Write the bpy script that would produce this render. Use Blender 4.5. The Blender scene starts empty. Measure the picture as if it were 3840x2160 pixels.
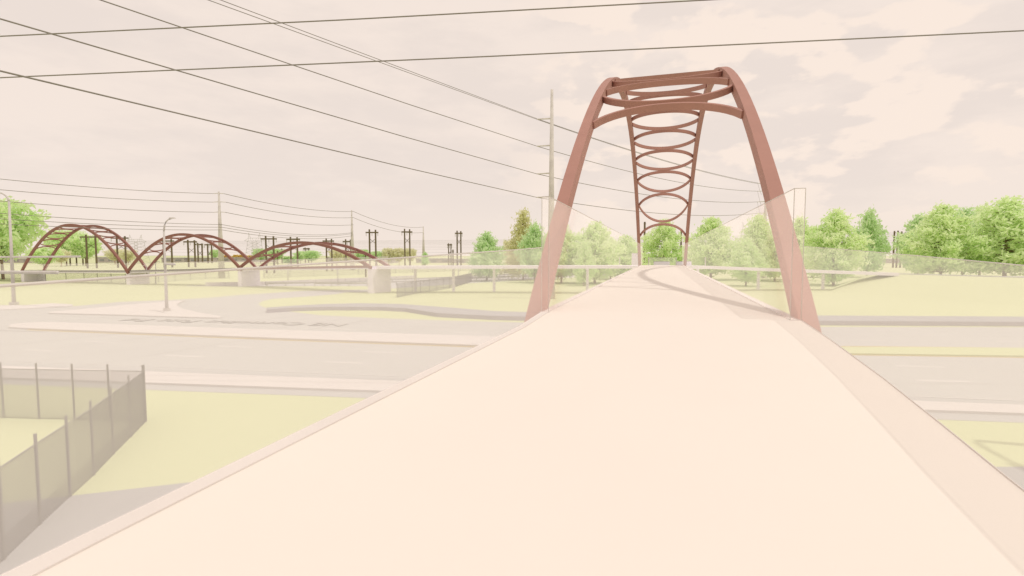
import bpy, bmesh, math, random
from mathutils import Vector, Matrix
random.seed(11)
sc = bpy.context.scene
col = sc.collection
R = math.radians

# ------------------------------------------------------------------ camera
H = 7.02                                  # eye height above the road
F = 1920.0                                # focal length in photo pixels (3840 wide)
PITCH = math.atan(123.0 / F)
cam_d = bpy.data.cameras.new('camera')
cam_d.sensor_width = 36.0
cam_d.lens = 18.0
cam_d.clip_start = 0.05
cam_d.clip_end = 9000
cam = bpy.data.objects.new('camera', cam_d)
col.objects.link(cam)
cam.location = (0, 0, H)
cam.rotation_euler = (math.pi / 2 - PITCH, 0, 0)
sc.camera = cam
CP, SP = math.cos(PITCH), math.sin(PITCH)

def ray(px, py):
    u = (px - 1920.0) / F
    v = (1080.0 - py) / F
    return Vector((u, CP + v * SP, -SP + v * CP))

def G(px, py, z=0.0):                     # where a sight line meets a level plane
    d = ray(px, py)
    k = (z - H) / d.z
    return Vector((d.x * k, d.y * k, z))

def at(px, py, Y):                        # where a sight line reaches a distance
    d = ray(px, py)
    k = Y / d.y
    return Vector((d.x * k, Y, H + d.z * k))

# ------------------------------------------------------------------ materials
def new_mat(name):
    m = bpy.data.materials.new(name)
    m.use_nodes = True
    m.node_tree.nodes.clear()
    return m, m.node_tree.nodes, m.node_tree.links

def mat(name, c, rough=0.7, var=0.06, scale=3.0, c2=None, bump=0.0, spec=0.25, metal=0.0, detail=4.0):
    m, N, L = new_mat(name)
    out = N.new('ShaderNodeOutputMaterial')
    b = N.new('ShaderNodeBsdfPrincipled')
    L.new(b.outputs[0], out.inputs[0])
    b.inputs['Roughness'].default_value = rough
    b.inputs['Specular IOR Level'].default_value = spec
    b.inputs['Metallic'].default_value = metal
    tc = N.new('ShaderNodeTexCoord')
    nz = N.new('ShaderNodeTexNoise')
    nz.inputs['Scale'].default_value = scale
    nz.inputs['Detail'].default_value = detail
    L.new(tc.outputs['Object'], nz.inputs['Vector'])
    mx = N.new('ShaderNodeMix')
    mx.data_type = 'RGBA'
    lo = [max(0, v * (1 - var)) for v in c]
    hi = [min(1, v * (1 + var)) for v in c] if c2 is None else list(c2)
    mx.inputs[6].default_value = (*lo, 1)
    mx.inputs[7].default_value = (*hi, 1)
    rp = N.new('ShaderNodeMapRange')
    rp.inputs[1].default_value = 0.3
    rp.inputs[2].default_value = 0.7
    L.new(nz.outputs['Fac'], rp.inputs[0])
    L.new(rp.outputs[0], mx.inputs[0])
    L.new(mx.outputs[2], b.inputs['Base Color'])
    if bump:
        bp = N.new('ShaderNodeBump')
        bp.inputs['Strength'].default_value = bump
        bp.inputs['Distance'].default_value = 0.02
        L.new(nz.outputs['Fac'], bp.inputs['Height'])
        L.new(bp.outputs[0], b.inputs['Normal'])
    return m

def leaf_mat(name, c, c2):
    m, N, L = new_mat(name)
    out = N.new('ShaderNodeOutputMaterial')
    d = N.new('ShaderNodeBsdfDiffuse')
    t = N.new('ShaderNodeBsdfTranslucent')
    mx = N.new('ShaderNodeMixShader')
    mx.inputs[0].default_value = 0.5
    tc = N.new('ShaderNodeTexCoord')
    nz = N.new('ShaderNodeTexNoise')
    nz.inputs['Scale'].default_value = 0.8
    nz.inputs['Detail'].default_value = 5
    L.new(tc.outputs['Object'], nz.inputs['Vector'])
    rp = N.new('ShaderNodeMapRange')
    rp.inputs[1].default_value = 0.35
    rp.inputs[2].default_value = 0.65
    L.new(nz.outputs['Fac'], rp.inputs[0])
    cm = N.new('ShaderNodeMix')
    cm.data_type = 'RGBA'
    cm.inputs[6].default_value = (*c, 1)
    cm.inputs[7].default_value = (*c2, 1)
    L.new(rp.outputs[0], cm.inputs[0])
    L.new(cm.outputs[2], d.inputs[0])
    L.new(cm.outputs[2], t.inputs[0])
    L.new(d.outputs[0], mx.inputs[1])
    L.new(t.outputs[0], mx.inputs[2])
    L.new(mx.outputs[0], out.inputs[0])
    return m

def glass_mat(name, c, opacity):           # frosted, milky screen: part clear, part scattering
    m, N, L = new_mat(name)
    out = N.new('ShaderNodeOutputMaterial')
    tr = N.new('ShaderNodeBsdfTransparent')
    d = N.new('ShaderNodeBsdfDiffuse')
    t = N.new('ShaderNodeBsdfTranslucent')
    tr.inputs[0].default_value = (.72, .72, .72, 1)
    for q in (d, t): q.inputs[0].default_value = (*[v * opacity for v in c], 1)
    m1 = N.new('ShaderNodeMixShader')
    m1.inputs[0].default_value = 0.5
    m2 = N.new('ShaderNodeAddShader')
    L.new(d.outputs[0], m1.inputs[1])
    L.new(t.outputs[0], m1.inputs[2])
    L.new(tr.outputs[0], m2.inputs[0])
    L.new(m1.outputs[0], m2.inputs[1])
    L.new(m2.outputs[0], out.inputs[0])
    return m

M = {
    'deck': mat('deck_concrete', (.80, .752, .698), .9, .006, .6, spec=.1),
    'curb': mat('curb_concrete', (.72, .68, .65), .9, .02, 1.0, spec=.1),
    'rust': mat('red_brown_steel', (.425, .228, .188), .6, .05, 1.2, spec=.2),
    'rust_far': mat('shaded_red_steel', (.30, .145, .12), .6, .05, 1.2, spec=.2),  # the red brown steel again, with shade put into a darker colour
    'glass': glass_mat('milky_glass', (1.0, .96, .95), .39),
    'grey_metal': mat('grey_metal', (.50, .49, .46), .55, .06, 3, spec=.3),
    'pale_metal': mat('galvanised_metal', (.62, .59, .56), .5, .08, 2, spec=.3),
    'pole_steel': mat('weathered_steel_pole', (.64, .61, .56), .6, .12, .8, spec=.3),
    'wire': mat('wire_aluminium', (.27, .25, .22), .6, .05, 2),
    'far_wire': mat('thin_wire', (.25, .23, .21), .6, .05, 2),
    'wood': mat('dark_wood', (.185, .150, .095), .85, .2, 2.0),
    'grass': mat('grass_green', (.60, .645, .395), .95, .03, .03, c2=(.62, .66, .41), spec=.05),
    'asphalt': mat('pale_asphalt', (.545, .545, .525), .95, .02, .15, spec=.05),
    'path': mat('path_asphalt', (.43, .43, .43), .95, .03, .4, spec=.05),
    'concrete': mat('pale_concrete', (.665, .64, .62), .9, .02, .6, spec=.1),
    'gutter': mat('gutter_concrete', (.515, .515, .50), .9, .02, .6, spec=.1),
    'wall_grey': mat('wall_concrete', (.42, .395, .41), .9, .04, .8, spec=.1),
    'pier': mat('pier_concrete', (.84, .80, .87), .9, .03, .7, spec=.1),
    'mark': mat('road_marking_white', (.635, .625, .605), .8, .03, 3, spec=.1),
    'mark_yellow': mat('road_marking_yellow', (.60, .46, .16), .8, .05, 3, spec=.1),
    'letter': mat('road_letter_grey', (.525, .515, .495), .8, .05, 3, spec=.1),
    'bark': mat('tree_bark', (.30, .22, .17), .95, .2, 3, spec=.05),
    'bark_red': mat('tree_bark_red', (.48, .27, .18), .95, .2, 3, spec=.05),
    'build': mat('building_wall', (.52, .48, .46), .9, .05, .3, spec=.1),
    'roof': mat('building_roof', (.44, .42, .41), .9, .05, .3, spec=.1),
    'pane': mat('window_pane', (.30, .31, .32), .3, .05, 1),
    'green': leaf_mat('leaf_green', (.80, .94, .57), (.90, .97, .70)),
    'lime': leaf_mat('leaf_lime', (.76, .91, .54), (.86, .96, .66)),
    'olive': leaf_mat('leaf_olive', (.77, .77, .44), (.84, .84, .54)),
    'autumn': leaf_mat('leaf_autumn', (.86, .86, .66), (.90, .90, .72)),
    'yellow': leaf_mat('leaf_yellow', (.78, .62, .16), (.85, .70, .25)),
    'emerald': leaf_mat('leaf_emerald', (.70, .87, .54), (.80, .92, .63)),
    'chain': mat('chain_link_wire', (.19, .18, .17), .6, .05, 2),
    'fence_post': mat('fence_post_steel', (.27, .255, .245), .6, .08, 3),
}

# ------------------------------------------------------------------ mesh builder
class MB:
    def __init__(self):
        self.v, self.f = [], []

    def add(self, vs, fs):
        n = len(self.v)
        self.v += [tuple(p) for p in vs]
        self.f += [tuple(i + n for i in f) for f in fs]
        return self

    def box(self, c, s, rz=0.0, taper=1.0):
        c = Vector(c)
        ca, sa = math.cos(rz), math.sin(rz)
        vs = []
        for k, z in enumerate((-.5, .5)):
            q = taper if k else 1.0
            for x, y in ((-.5, -.5), (.5, -.5), (.5, .5), (-.5, .5)):
                X, Y = x * s[0] * q, y * s[1] * q
                vs.append((c.x + X * ca - Y * sa, c.y + X * sa + Y * ca, c.z + z * s[2]))
        return self.add(vs, [(3, 2, 1, 0), (4, 5, 6, 7), (0, 1, 5, 4), (1, 2, 6, 5), (2, 3, 7, 6), (3, 0, 4, 7)])

    def tube(self, pts, r, n=6, r1=None, cap=True):
        pts = [Vector(p) for p in pts]
        m = len(pts)
        vs, fs = [], []
        for i, p in enumerate(pts):
            t = (pts[min(i + 1, m - 1)] - pts[max(i - 1, 0)]).normalized()
            ref = Vector((0, 0, 1)) if abs(t.z) < .9 else Vector((1, 0, 0))
            a = t.cross(ref).normalized()
            b = t.cross(a).normalized()
            rr = r if r1 is None else r + (r1 - r) * i / (m - 1)
            for k in range(n):
                g = 2 * math.pi * k / n
                vs.append(p + a * (rr * math.cos(g)) + b * (rr * math.sin(g)))
        for i in range(m - 1):
            for k in range(n):
                k2 = (k + 1) % n
                fs.append((i * n + k, i * n + k2, (i + 1) * n + k2, (i + 1) * n + k))
        if cap:
            fs.append(tuple(range(n - 1, -1, -1)))
            fs.append(tuple((m - 1) * n + k for k in range(n)))
        return self.add(vs, fs)

    def sweep(self, pts, sides, w, h):     # rectangular bar; sides = lateral unit vectors
        pts = [Vector(p) for p in pts]
        m = len(pts)
        vs, fs = [], []
        for i, p in enumerate(pts):
            t = (pts[min(i + 1, m - 1)] - pts[max(i - 1, 0)]).normalized()
            a = Vector(sides[i] if isinstance(sides, list) else sides)
            a = (a - t * a.dot(t)).normalized()
            b = t.cross(a).normalized()
            for x, y in ((-.5, -.5), (.5, -.5), (.5, .5), (-.5, .5)):
                vs.append(p + a * (x * w) + b * (y * h))
        for i in range(m - 1):
            for k in range(4):
                k2 = (k + 1) % 4
                fs.append((i * 4 + k, i * 4 + k2, (i + 1) * 4 + k2, (i + 1) * 4 + k))
        fs += [(3, 2, 1, 0), tuple((m - 1) * 4 + k for k in range(4))]
        return self.add(vs, fs)

    def ribbon(self, lo, hi):              # loft between two polylines
        n = len(lo)
        vs = list(lo) + list(hi)
        return self.add(vs, [(i, i + 1, n + i + 1, n + i) for i in range(n - 1)])

    def slab(self, pts, z0, z1):           # extruded outline
        n = len(pts)
        vs = [(p[0], p[1], z0) for p in pts] + [(p[0], p[1], z1) for p in pts]
        fs = [tuple(range(n, 2 * n))] + [(i, (i + 1) % n, n + (i + 1) % n, n + i) for i in range(n)]
        return self.add(vs, fs)

    def sheet(self, pts, z):
        n = len(pts)
        return self.add([(p[0], p[1], z) for p in pts], [tuple(range(n))])

    def build(self, name, m, parent=None, local=False, smooth=False):
        me = bpy.data.meshes.new(name)
        off = Vector((0, 0, 0))
        if parent is not None and not local:
            p = parent
            while p is not None:
                off += p.location
                p = p.parent
        me.from_pydata([(x - off.x, y - off.y, z - off.z) for x, y, z in self.v], [], self.f)
        me.materials.append(M[m] if isinstance(m, str) else m)
        bm = bmesh.new()
        bm.from_mesh(me)
        bmesh.ops.recalc_face_normals(bm, faces=bm.faces)
        bm.to_mesh(me)
        bm.free()
        if smooth:
            for p in me.polygons:
                p.use_smooth = True
        o = bpy.data.objects.new(name, me)
        col.objects.link(o)
        o.parent = parent
        return o

def tag(o, label, cat, group=None, kind=None):
    if label: o['label'] = label
    if cat: o['category'] = cat
    if group: o['group'] = group
    if kind: o['kind'] = kind
    return o

def thing(name, label, cat, loc, group=None):
    o = bpy.data.objects.new(name, None)
    o.empty_display_size = .5
    col.objects.link(o)
    o.location = loc
    return tag(o, label, cat, group)

def structure(o, label, cat):
    return tag(o, label, cat, kind='structure')

# ------------------------------------------------------------------ ground and roads
MB().sheet([(-5000, -600), (5000, -600), (5000, 7000), (-5000, 7000)], 0.0).build('ground', 'grass')
structure(bpy.data.objects['ground'], 'flat yellow green grass spreading to the horizon under everything', 'grass')

def ext(a, b, x):                          # point of line ab at the given X
    k = (x - a.x) / (b.x - a.x)
    return a + (b - a) * k

def strip(l1, r1, l2, r2, x0, x1):
    a, b, c, d = G(*l1), G(*r1), G(*l2), G(*r2)
    return [ext(a, b, x0), ext(a, b, x1), ext(c, d, x1), ext(c, d, x0)]

road = [G(x, y) for x, y in [(-700, 1172), (0, 1164), (100, 1160), (270, 1149), (450, 1132), (640, 1125), (790, 1116), (900, 1106), (1000, 1100),
        (1130, 1091), (1240, 1088), (1395, 1086), (1420, 1089), (1356, 1096.5), (1300, 1096), (1262, 1103), (1180, 1110), (1080, 1117),
        (1020, 1121), (985, 1129), (970, 1138), (975, 1146), (1003, 1157), (1060, 1165), (1200, 1182), (1427, 1193), (1640, 1201), (1940, 1209),
        (3085, 1226), (3840, 1227), (4600, 1232)]]
e1, e2 = G(1000, 1417), G(3500, 1514)
road += [ext(e1, e2, 75), ext(e1, e2, -110)]
structure(MB().sheet(road, 0.004).build('road', 'asphalt'), 'wide pale asphalt road with a ramp curving off behind the traffic island', 'road')

pv = MB().slab(strip((1000, 1417), (3500, 1514), (1000, 1458), (3500, 1547), -110, 80), -.02, .12)
structure(pv.build('pavement', 'concrete'), 'long pale concrete pavement along the near side of the road', 'pavement')
gt = MB().sheet(strip((1000, 1458), (3500, 1547), (1000, 1479), (3500, 1573), -110, 80), .006)
structure(gt.build('kerb_strip', 'gutter'), 'greyer paved strip between the near pavement and the grass', 'kerb')
gt2 = MB().sheet(strip((1000, 1399), (3500, 1493), (1000, 1416.6), (3500, 1513.4), -110, 80), .008)
structure(gt2.build('gutter', 'gutter'), 'slightly darker gutter band along the near side of the road', 'gutter')

# path passing beneath the near end of the footbridge
pth = [G(0, 1890), G(720, 1808), G(3740, 1751), G(3840, 1752)]
d0 = (pth[1] - pth[0])
pth = [pth[0] - d0 * 4, pth[1], pth[2], pth[3] + Vector((20, .4, 0)), Vector((45, 4, 0)), Vector((-45, 2, 0))]
structure(MB().sheet(pth, .005).build('path', 'path'), 'grey asphalt path crossing under the near end of the footbridge', 'path')

# corner pavement at the far left
cp = [G(x, y) for x, y in [(-600, 1150), (0, 1148), (100, 1147), (195, 1140), (272, 1144), (274, 1149), (100, 1160), (0, 1164), (-600, 1172)]]
structure(MB().slab(cp, -.02, .12).build('corner_pavement', 'concrete'), 'pale corner pavement with a tall street lamp behind it', 'pavement')

# medians and island
def island(name, pts, h, m, label, cat):
    return structure(MB().slab([G(*p) for p in pts], -.02, h).build(name, m), label, cat)

island('traffic_island', [(182, 1174), (280, 1166), (450, 1149), (620, 1134), (699, 1129), (676, 1136), (664, 1146), (668, 1153), (690, 1163), (745, 1176),
                          (829, 1190), (826, 1195), (815, 1196), (600, 1190), (466, 1185), (186, 1178)], .15, 'concrete',
       'triangular raised concrete island with a lamp post', 'traffic island')
ma, mb_ = G(1000, 1272), G(1800, 1301)
mc, md = G(1000, 1241), G(1867, 1268)
med = [G(36, 1232), G(34, 1225), G(55, 1219), G(110, 1214.5), G(186, 1212.5), mc, md, ext(mc, md, 16), ext(ma, mb_, 16), mb_, ma, G(100, 1236)]
structure(MB().slab(med, -.02, .15).build('median', 'concrete'), 'long pale concrete median with a rounded tip dividing the road', 'median')
ga, gb, gc, gd = G(3200, 1305), G(3840, 1309), G(3200, 1330), G(3840, 1339)
gm = [ext(ga, gb, 16.2), ext(ga, gb, 90), ext(gc, gd, 90), ext(gc, gd, 16.2)]
structure(MB().slab(gm, -.02, .10).build('grass_median', 'grass'), 'grassy median strip on the road right of the footbridge', 'median')

# painted markings
DIRR = (G(3500, 1490) - G(1000, 1396)).normalized()
NRM = Vector((-DIRR.y, DIRR.x, 0))
def line(name, a, b, w, m, label, z=.009, group=None):
    a, b = Vector(a), Vector(b)
    d = (b - a).normalized()
    n = Vector((-d.y, d.x, 0)) * (w / 2)
    o = MB().sheet([a - n, b - n, b + n, a + n], z).build(name, m)
    return structure(o, label, 'road marking')
dashes = [((1210, 1357), (1367, 1363)), ((620, 1333), (768, 1339.5)), ((88, 1312), (217, 1318)), ((1360, 1319), (1503, 1325)),
          ((816, 1298), (950, 1304)), ((317, 1280.5), (440, 1286)), ((3358, 1373), (3545, 1378)), ((3432, 1427), (3643, 1432)),
          ((1209, 1232), (1316, 1236)), ((1697, 1247), (1811, 1251)), ((3185, 1275.5), (3324, 1278)), ((3735, 1280.5), (3920, 1283)),
          ((427, 1205), (522, 1208)), ((805, 1217), (905, 1221)), ((4200, 1392), (4400, 1397))]
for a, b in dashes:
    line('lane_dash', G(*a), G(*b), .42, 'mark', 'pale lane dash painted on the road')
wl, wr = G(51, 1355), G(3500, 1490)
line('edge_line', ext(wl, wr, -70), ext(wl, wr, 70), .14, 'mark', 'thin white edge line along the near side of the road', .013)
for a, b, nm in [((1340, 1204), (1944, 1223), 'lane line'), ((880, 1196), (1920, 1237), 'lane line'), ((3085, 1243), (3840, 1245), 'lane line'),
                 ((3090, 1258), (3840, 1262), 'lane line'), ((95, 1180), (800, 1206), 'lane line'), ((165, 1212), (425, 1187), 'stop line'),
                 ((255, 1152), (350, 1157.5), 'crossing line'), ((162, 1159), (265, 1165), 'crossing line'), ((703, 1163.5), (1010, 1150), 'ramp line'),
                 ((745, 1173), (1060, 1157), 'ramp line'), ((1140, 1097), (1165, 1096), 'ramp dash'), ((1180, 1098.5), (1208, 1097), 'ramp dash'),
                 ((1005, 1108.5), (1036, 1106), 'ramp dash')]:
    line('lane_line', G(*a), G(*b), .16 if 'dash' not in nm else .3, 'mark', 'thin pale ' + nm + ' painted on the road', .011)
line('median_line', G(100, 1237.3), G(1000, 1273.6), .22, 'mark_yellow', 'yellow line along the near side of the concrete median')
line('median_line', G(1000, 1273.6), G(1860, 1304.5), .22, 'mark_yellow', 'yellow line along the near side of the concrete median')
line('median_line', G(3100, 1298.5), G(4300, 1309.5), .2, 'mark_yellow', 'yellow line on the far side of the grass median')
line('median_line', G(3100, 1329.8), G(4300, 1348), .2, 'mark_yellow', 'yellow line on the near side of the grass median')

# street name laid on the road, read from the far side
fc = bpy.data.curves.new('street_name', 'FONT')
fc.body = 'NE Cornelius Pass Rd'
fc.size = 1.0
fc.extrude = 0.02
fo = bpy.data.objects.new('tmp_text', fc)
col.objects.link(fo)
bpy.context.view_layer.update()
tme = bpy.data.meshes.new_from_object(fo.evaluated_get(bpy.context.evaluated_depsgraph_get()))
bpy.data.objects.remove(fo)
xs = [v.co.x for v in tme.vertices]
pa, pb = G(1306, 1215.5), G(500, 1196.5)
dx = pb - pa
sx = dx.length / (max(xs) - min(xs))
dxn = dx.normalized()
dyn = Vector((-dxn.y, dxn.x, 0))
for v in tme.vertices:
    p = pa + dxn * ((v.co.x - min(xs)) * sx) + dyn * (v.co.y * 2.7) + Vector((0, 0, .06 + v.co.z))
    v.co = p
tme.materials.append(M['letter'])
to = bpy.data.objects.new('street_name', tme)
col.objects.link(to)
structure(to, 'large grey street name lettering lying flat on the far lanes', 'road lettering')

# raised walkway with its retaining face
up = [(1000, 1153.5), (1100, 1146), (1230, 1139.5), (1350, 1137), (1500, 1139.5), (1700, 1154), (1850, 1166), (1978, 1170)]
lo = [(1002, 1160), (1100, 1153.5), (1230, 1150.5), (1427, 1151), (1520, 1155.5), (1640, 1174), (1854, 1184.5), (1975, 1187)]
fb = [(1004, 1165), (1085, 1164), (1200, 1160), (1427, 1162), (1520, 1169), (1640, 1187), (1854, 1198.5), (1973, 1206)]
WZ = .45
U = [G(x, y, WZ) for x, y in up] + [G(3085, 1183, WZ), G(3840, 1187, WZ), G(4700, 1192, WZ)]
Lo = [G(x, y, WZ) for x, y in lo] + [G(3085, 1203, WZ), G(3840, 1207, WZ), G(4700, 1212, WZ)]
Fb = [Vector((p.x, p.y - .12, -.02)) for p in Lo]
Ub = [Vector((p.x, p.y + .05, -.02)) for p in U]
wt = thing('retaining_wall', 'long grey raised walkway with a low retaining wall curving beside the road', 'wall', (Lo[5].x, Lo[5].y, 0))
MB().ribbon(U, Lo).build('walkway_top', 'path', wt)
MB().ribbon(Lo, Fb).ribbon(U, Ub).add([U[0], Lo[0], Fb[0], Ub[0]], [(0, 1, 2, 3)]).build('wall_face', 'wall_grey', wt)

# ------------------------------------------------------------------ main footbridge
AX = Vector((.2807, .9598, 0))
RT = Vector((.9598, -.2807, 0))
EYE = 1.22
S0, S1 = 10.65, 65.0
def dz(s):
    if s < S0: return -EYE - .034 * (S0 - s)
    if s < S1: return -EYE
    return -EYE - .020 * (s - S1)
def BW(s, l, z=0.0):
    p = AX * s + RT * l
    p.z = H + dz(s) + z
    return p
def lerp_tab(tab, s):
    for (a, x), (b, y) in zip(tab, tab[1:]):
        if s <= b: return x + (y - x) * (s - a) / (b - a)
    return tab[-1][1]
LT = [(-8, -3.25), (0, -2.90), (1.9, -2.83), (4, -2.68), (8.8, -2.32), (10.64, -2.31)]
LG = [(-8, -3.39), (0, -3.04), (1.9, -2.97), (4, -2.82), (8.8, -2.44), (10.64, -2.455)]
RTt = [(-8, 1.30), (0, 1.98), (3.6, 2.14), (4.9, 2.25), (7.6, 2.45), (10.64, 2.52)]
ss_near = [-8, -4, 0, 1.9, 3, 4, 5, 6.5, 8.8, 10.64]
ss_span = [S0 + (S1 - S0) * k / 24 for k in range(25)]
ss_far = [S1 + 3.2 * k for k in range(1, 9)]
br = thing('arch_footbridge', 'big red brown arch footbridge with a pale deck and glass screens, in the foreground', 'bridge', BW(S0, 0))
top = MB()
sides = []
for s in ss_near: sides.append((s, lerp_tab(LT, s), lerp_tab(RTt, s)))
for s in ss_span + ss_far: sides.append((s, -2.30, 2.33))
top.ribbon([BW(s, l) for s, l, r in sides], [BW(s, r) for s, l, r in sides])
slab_l = [(s, lerp_tab(LG, s) - .01 if s < S0 else l - .20) for s, l, r in sides]
slab_r = [(s, r + (.004 if s < S0 else .20)) for s, l, r in sides]
T = -.5
top.ribbon([BW(s, l, T) for s, l in slab_l], [BW(s, r, T) for s, r in slab_r])
top.ribbon([BW(s, l, -.003) for s, l in slab_l], [BW(s, l, T) for s, l in slab_l])
top.ribbon([BW(s, r, -.003) for s, r in slab_r], [BW(s, r, T) for s, r in slab_r])
top.build('deck', 'deck', br)
cb = MB()
for tab, sg in ((slab_l, 1), (slab_r, -1)):
    ins = [(s, (l if sg > 0 else r)) for s, l, r in sides]
    cb.ribbon([BW(s, x, .012) for s, x in tab], [BW(s, x, .012) for s, x in ins])
    cb.ribbon([BW(s, x, .012) for s, x in ins], [BW(s, x, -.002) for s, x in ins])
    cb.ribbon([BW(s, x, .012) for s, x in tab], [BW(s, x, -.02) for s, x in tab])
cb.build('curb', 'curb', br)

def panel(name, pts, h, parent, m='glass', th=.02, cap=True, side=None, capr=.014):
    g = MB()
    up_ = [Vector((p.x, p.y, p.z + h)) for p in pts]
    g.ribbon(pts, up_)
    o = g.build(name, m, parent)
    if cap:
        MB().tube(up_, capr, 5).build('top_rail', 'pale_metal', o)
    return o
near_l = [BW(s, lerp_tab(LG, s), .013) for s in ss_near]
near_r = [BW(s, lerp_tab(RTt, s), .013) for s in ss_near]
panel('glass_railing', near_l, 1.37, br, capr=.009)
panel('glass_railing', near_r, 1.37, br, capr=.004)
span_l = [BW(s, -2.30, .013) for s in (S0 + .01, S1)]
span_r = [BW(s, 2.33, .013) for s in (S0 + .01, S1)]
panel('glass_screen', span_l, 2.44, br, capr=.009)
panel('glass_screen', span_r, 2.44, br, capr=.009)
panel('return_panel', [BW(S0 + .005, -2.30, .013), BW(S0 + .005, -2.455, .013)], 2.44, br, capr=.008)
panel('return_panel', [BW(S0 + .005, 2.33, .013), BW(S0 + .005, 2.515, .013)], 2.44, br, capr=.008)
for l in (-2.30, -2.455, 2.33, 2.515):
    MB().tube([BW(S0, l, .0), BW(S0, l, 2.45)], .007, 5).build('edge_trim', 'pale_metal', br)

RISE = 11.95
SR0, SR1 = S0 + .34, S1 - .25
def ribz(t): return RISE * 4 * t * (1 - t)
def rib_pt(t, l):
    s = SR0 + (SR1 - SR0) * t
    p = AX * s + RT * l
    p.z = H - EYE + ribz(t)
    return p
ts = [-.045 + 1.09 * k / 64 for k in range(65)]
ribs = []
for l in (-2.62, 2.65):
    ribs.append(MB().sweep([rib_pt(t, l) for t in ts], RT, .33, .44).build('arch_rib', 'rust', br))
tc_ = [.171, .247, .322, .396, .469, .541, .612, .677, .741, .805, .888]
for i, t0 in enumerate(tc_):
    for sg in (-1, 1):
        dl = .0225 if .2 < t0 < .8 else (.025 if t0 < .2 else .030)
        if i == len(tc_) - 1 and sg < 0: dl = .045
        pts = []
        for k in range(25):
            x = -1 + 2 * k / 24
            # flattened middle, bowing towards the ends
            e = (1 - math.sqrt(1 - .86 * x * x)) / (1 - math.sqrt(.14))
            t = t0 + sg * (.0038 + dl * e)
            pts.append(rib_pt(t, .015 + 2.46 * x))
        up_n = []
        sweepm = MB()
        tang = (rib_pt(t0 + .01, 0) - rib_pt(t0 - .01, 0)).normalized()
        sweepm.sweep(pts, tang, .12, .25)
        sweepm.build('curved_strut', 'rust', br)
for s in (S0 + .3, S1 - .3):
    base = AX * s
    hh = H - EYE - .51
    MB().box((base.x, base.y, hh / 2), (5.9, 1.4, hh), math.atan2(RT.y, RT.x)).build('pier', 'pier', br)
# near approach support behind the camera
base = AX * -5
MB().box((base.x - .8, base.y, 2.3), (2.4, .9, 4.6), math.atan2(RT.y, RT.x)).build('pier', 'pier', br)

# ------------------------------------------------------------------ T junction deck, ramp and the far triple arch bridge
def deck_path(parent, pts, w, th, m='pier', name='deck'):
    L_, R_, Lb, Rb = [], [], [], []
    n = len(pts)
    for i, p in enumerate(pts):
        t = (pts[min(i + 1, n - 1)] - pts[max(i - 1, 0)])
        t.z = 0
        t.normalize()
        s = Vector((t.y, -t.x, 0)) * (w / 2)
        L_.append(p - s); R_.append(p + s)
        Lb.append(p - s - Vector((0, 0, th))); Rb.append(p + s - Vector((0, 0, th)))
    mb = MB().ribbon(L_, R_).ribbon(Lb, Rb).ribbon(L_, Lb).ribbon(R_, Rb)
    mb.add([L_[0], R_[0], Rb[0], Lb[0]], [(0, 1, 2, 3)])
    mb.add([L_[-1], R_[-1], Rb[-1], Lb[-1]], [(0, 1, 2, 3)])
    o = mb.build(name, m, parent)
    return o, L_, R_

JX = AX * 95
JX.z = H - 1.84
P4 = Vector((at(1422, 1000, 96.2).x, 96.2, H - 2.02))
ap = thing('approach_walkway', 'pale elevated walkway on round piers linking the two arch bridges', 'walkway', (P4.x + 25, P4.y, 0))
deck_path(ap, [P4 + Vector((.1, 0, 0)), P4 + Vector((22, .2, .06)), Vector((JX.x - 2, JX.y + 2.8, JX.z - .02)), Vector((JX.x + 2.6, JX.y + 3.2, JX.z - .03))], 4.7, .52)
def pier_at(parent, px, pybase, ztop, w=.5):
    p = G(px, pybase)
    MB().tube([(p.x, p.y, 0), (p.x, p.y, ztop)], w, 14).build('pier', 'pier', parent, smooth=False)
for px in (1558, 1701, 1853, 2202):
    pier_at(ap, px, 1094, H - 2.55, .27)
rp = thing('ramp_walkway', 'pale sloping walkway on round piers running down to the right embankment', 'walkway', (38, 100, 0))
rpts = [Vector((JX.x + 2.7, JX.y + 3.2, JX.z - .03)), at(2640, 996, 99.5), at(2843, 1004, 102.6), at(3104, 1013.5, 103.5), at(3345, 1022, 103)]
deck_path(rp, rpts, 4.2, .62)
for px, by, zt in ((2615, 1078, 4.4), (2843, 1086, 3.75), (3085, 1085, 3.2)):
    pier_at(rp, px, by, zt, .3)
# junction back railing and little boxes at its ends
jr = thing('junction_railing', 'low glass railing with two posts across the far end of the main footbridge', 'railing', (JX.x, JX.y + 5.4, JX.z))
jy = 100.0
ja, jb = at(2432, 998, jy), at(2535, 998, jy)
panel('glass_railing', [ja, jb], at(2432, 966, jy).z - ja.z, jr)
for p in (ja, jb):
    MB().box((p.x, p.y, p.z + .85), (.14, .14, 1.75)).build('post', 'pale_metal', jr)
for x0, x1, y0, y1, Y_, lab in ((2452, 2510, 981, 999, 99, 'small grey box standing between the posts at the end of the main footbridge'),
                            (2536, 2592, 981, 999, 101, 'pale flat box beside the far right foot of the main arch'),
                            (2369, 2404, 950, 998, 101.5, 'tall pale box beside the far left foot of the main arch')):
    a, b = at(x0, y1, Y_), at(x1, y0, Y_)
    q = thing('utility_cabinet', lab, 'cabinet', ((a.x + b.x) / 2, Y_, a.z))
    MB().box(((a.x + b.x) / 2, Y_, (a.z + b.z) / 2), (b.x - a.x, .5, b.z - a.z)).build('cabinet_body', 'pier', q)
    MB().box(((a.x + b.x) / 2, Y_, b.z + .03), (b.x - a.x + .08, .58, .05)).build('lid', 'grey_metal', q)
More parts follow.
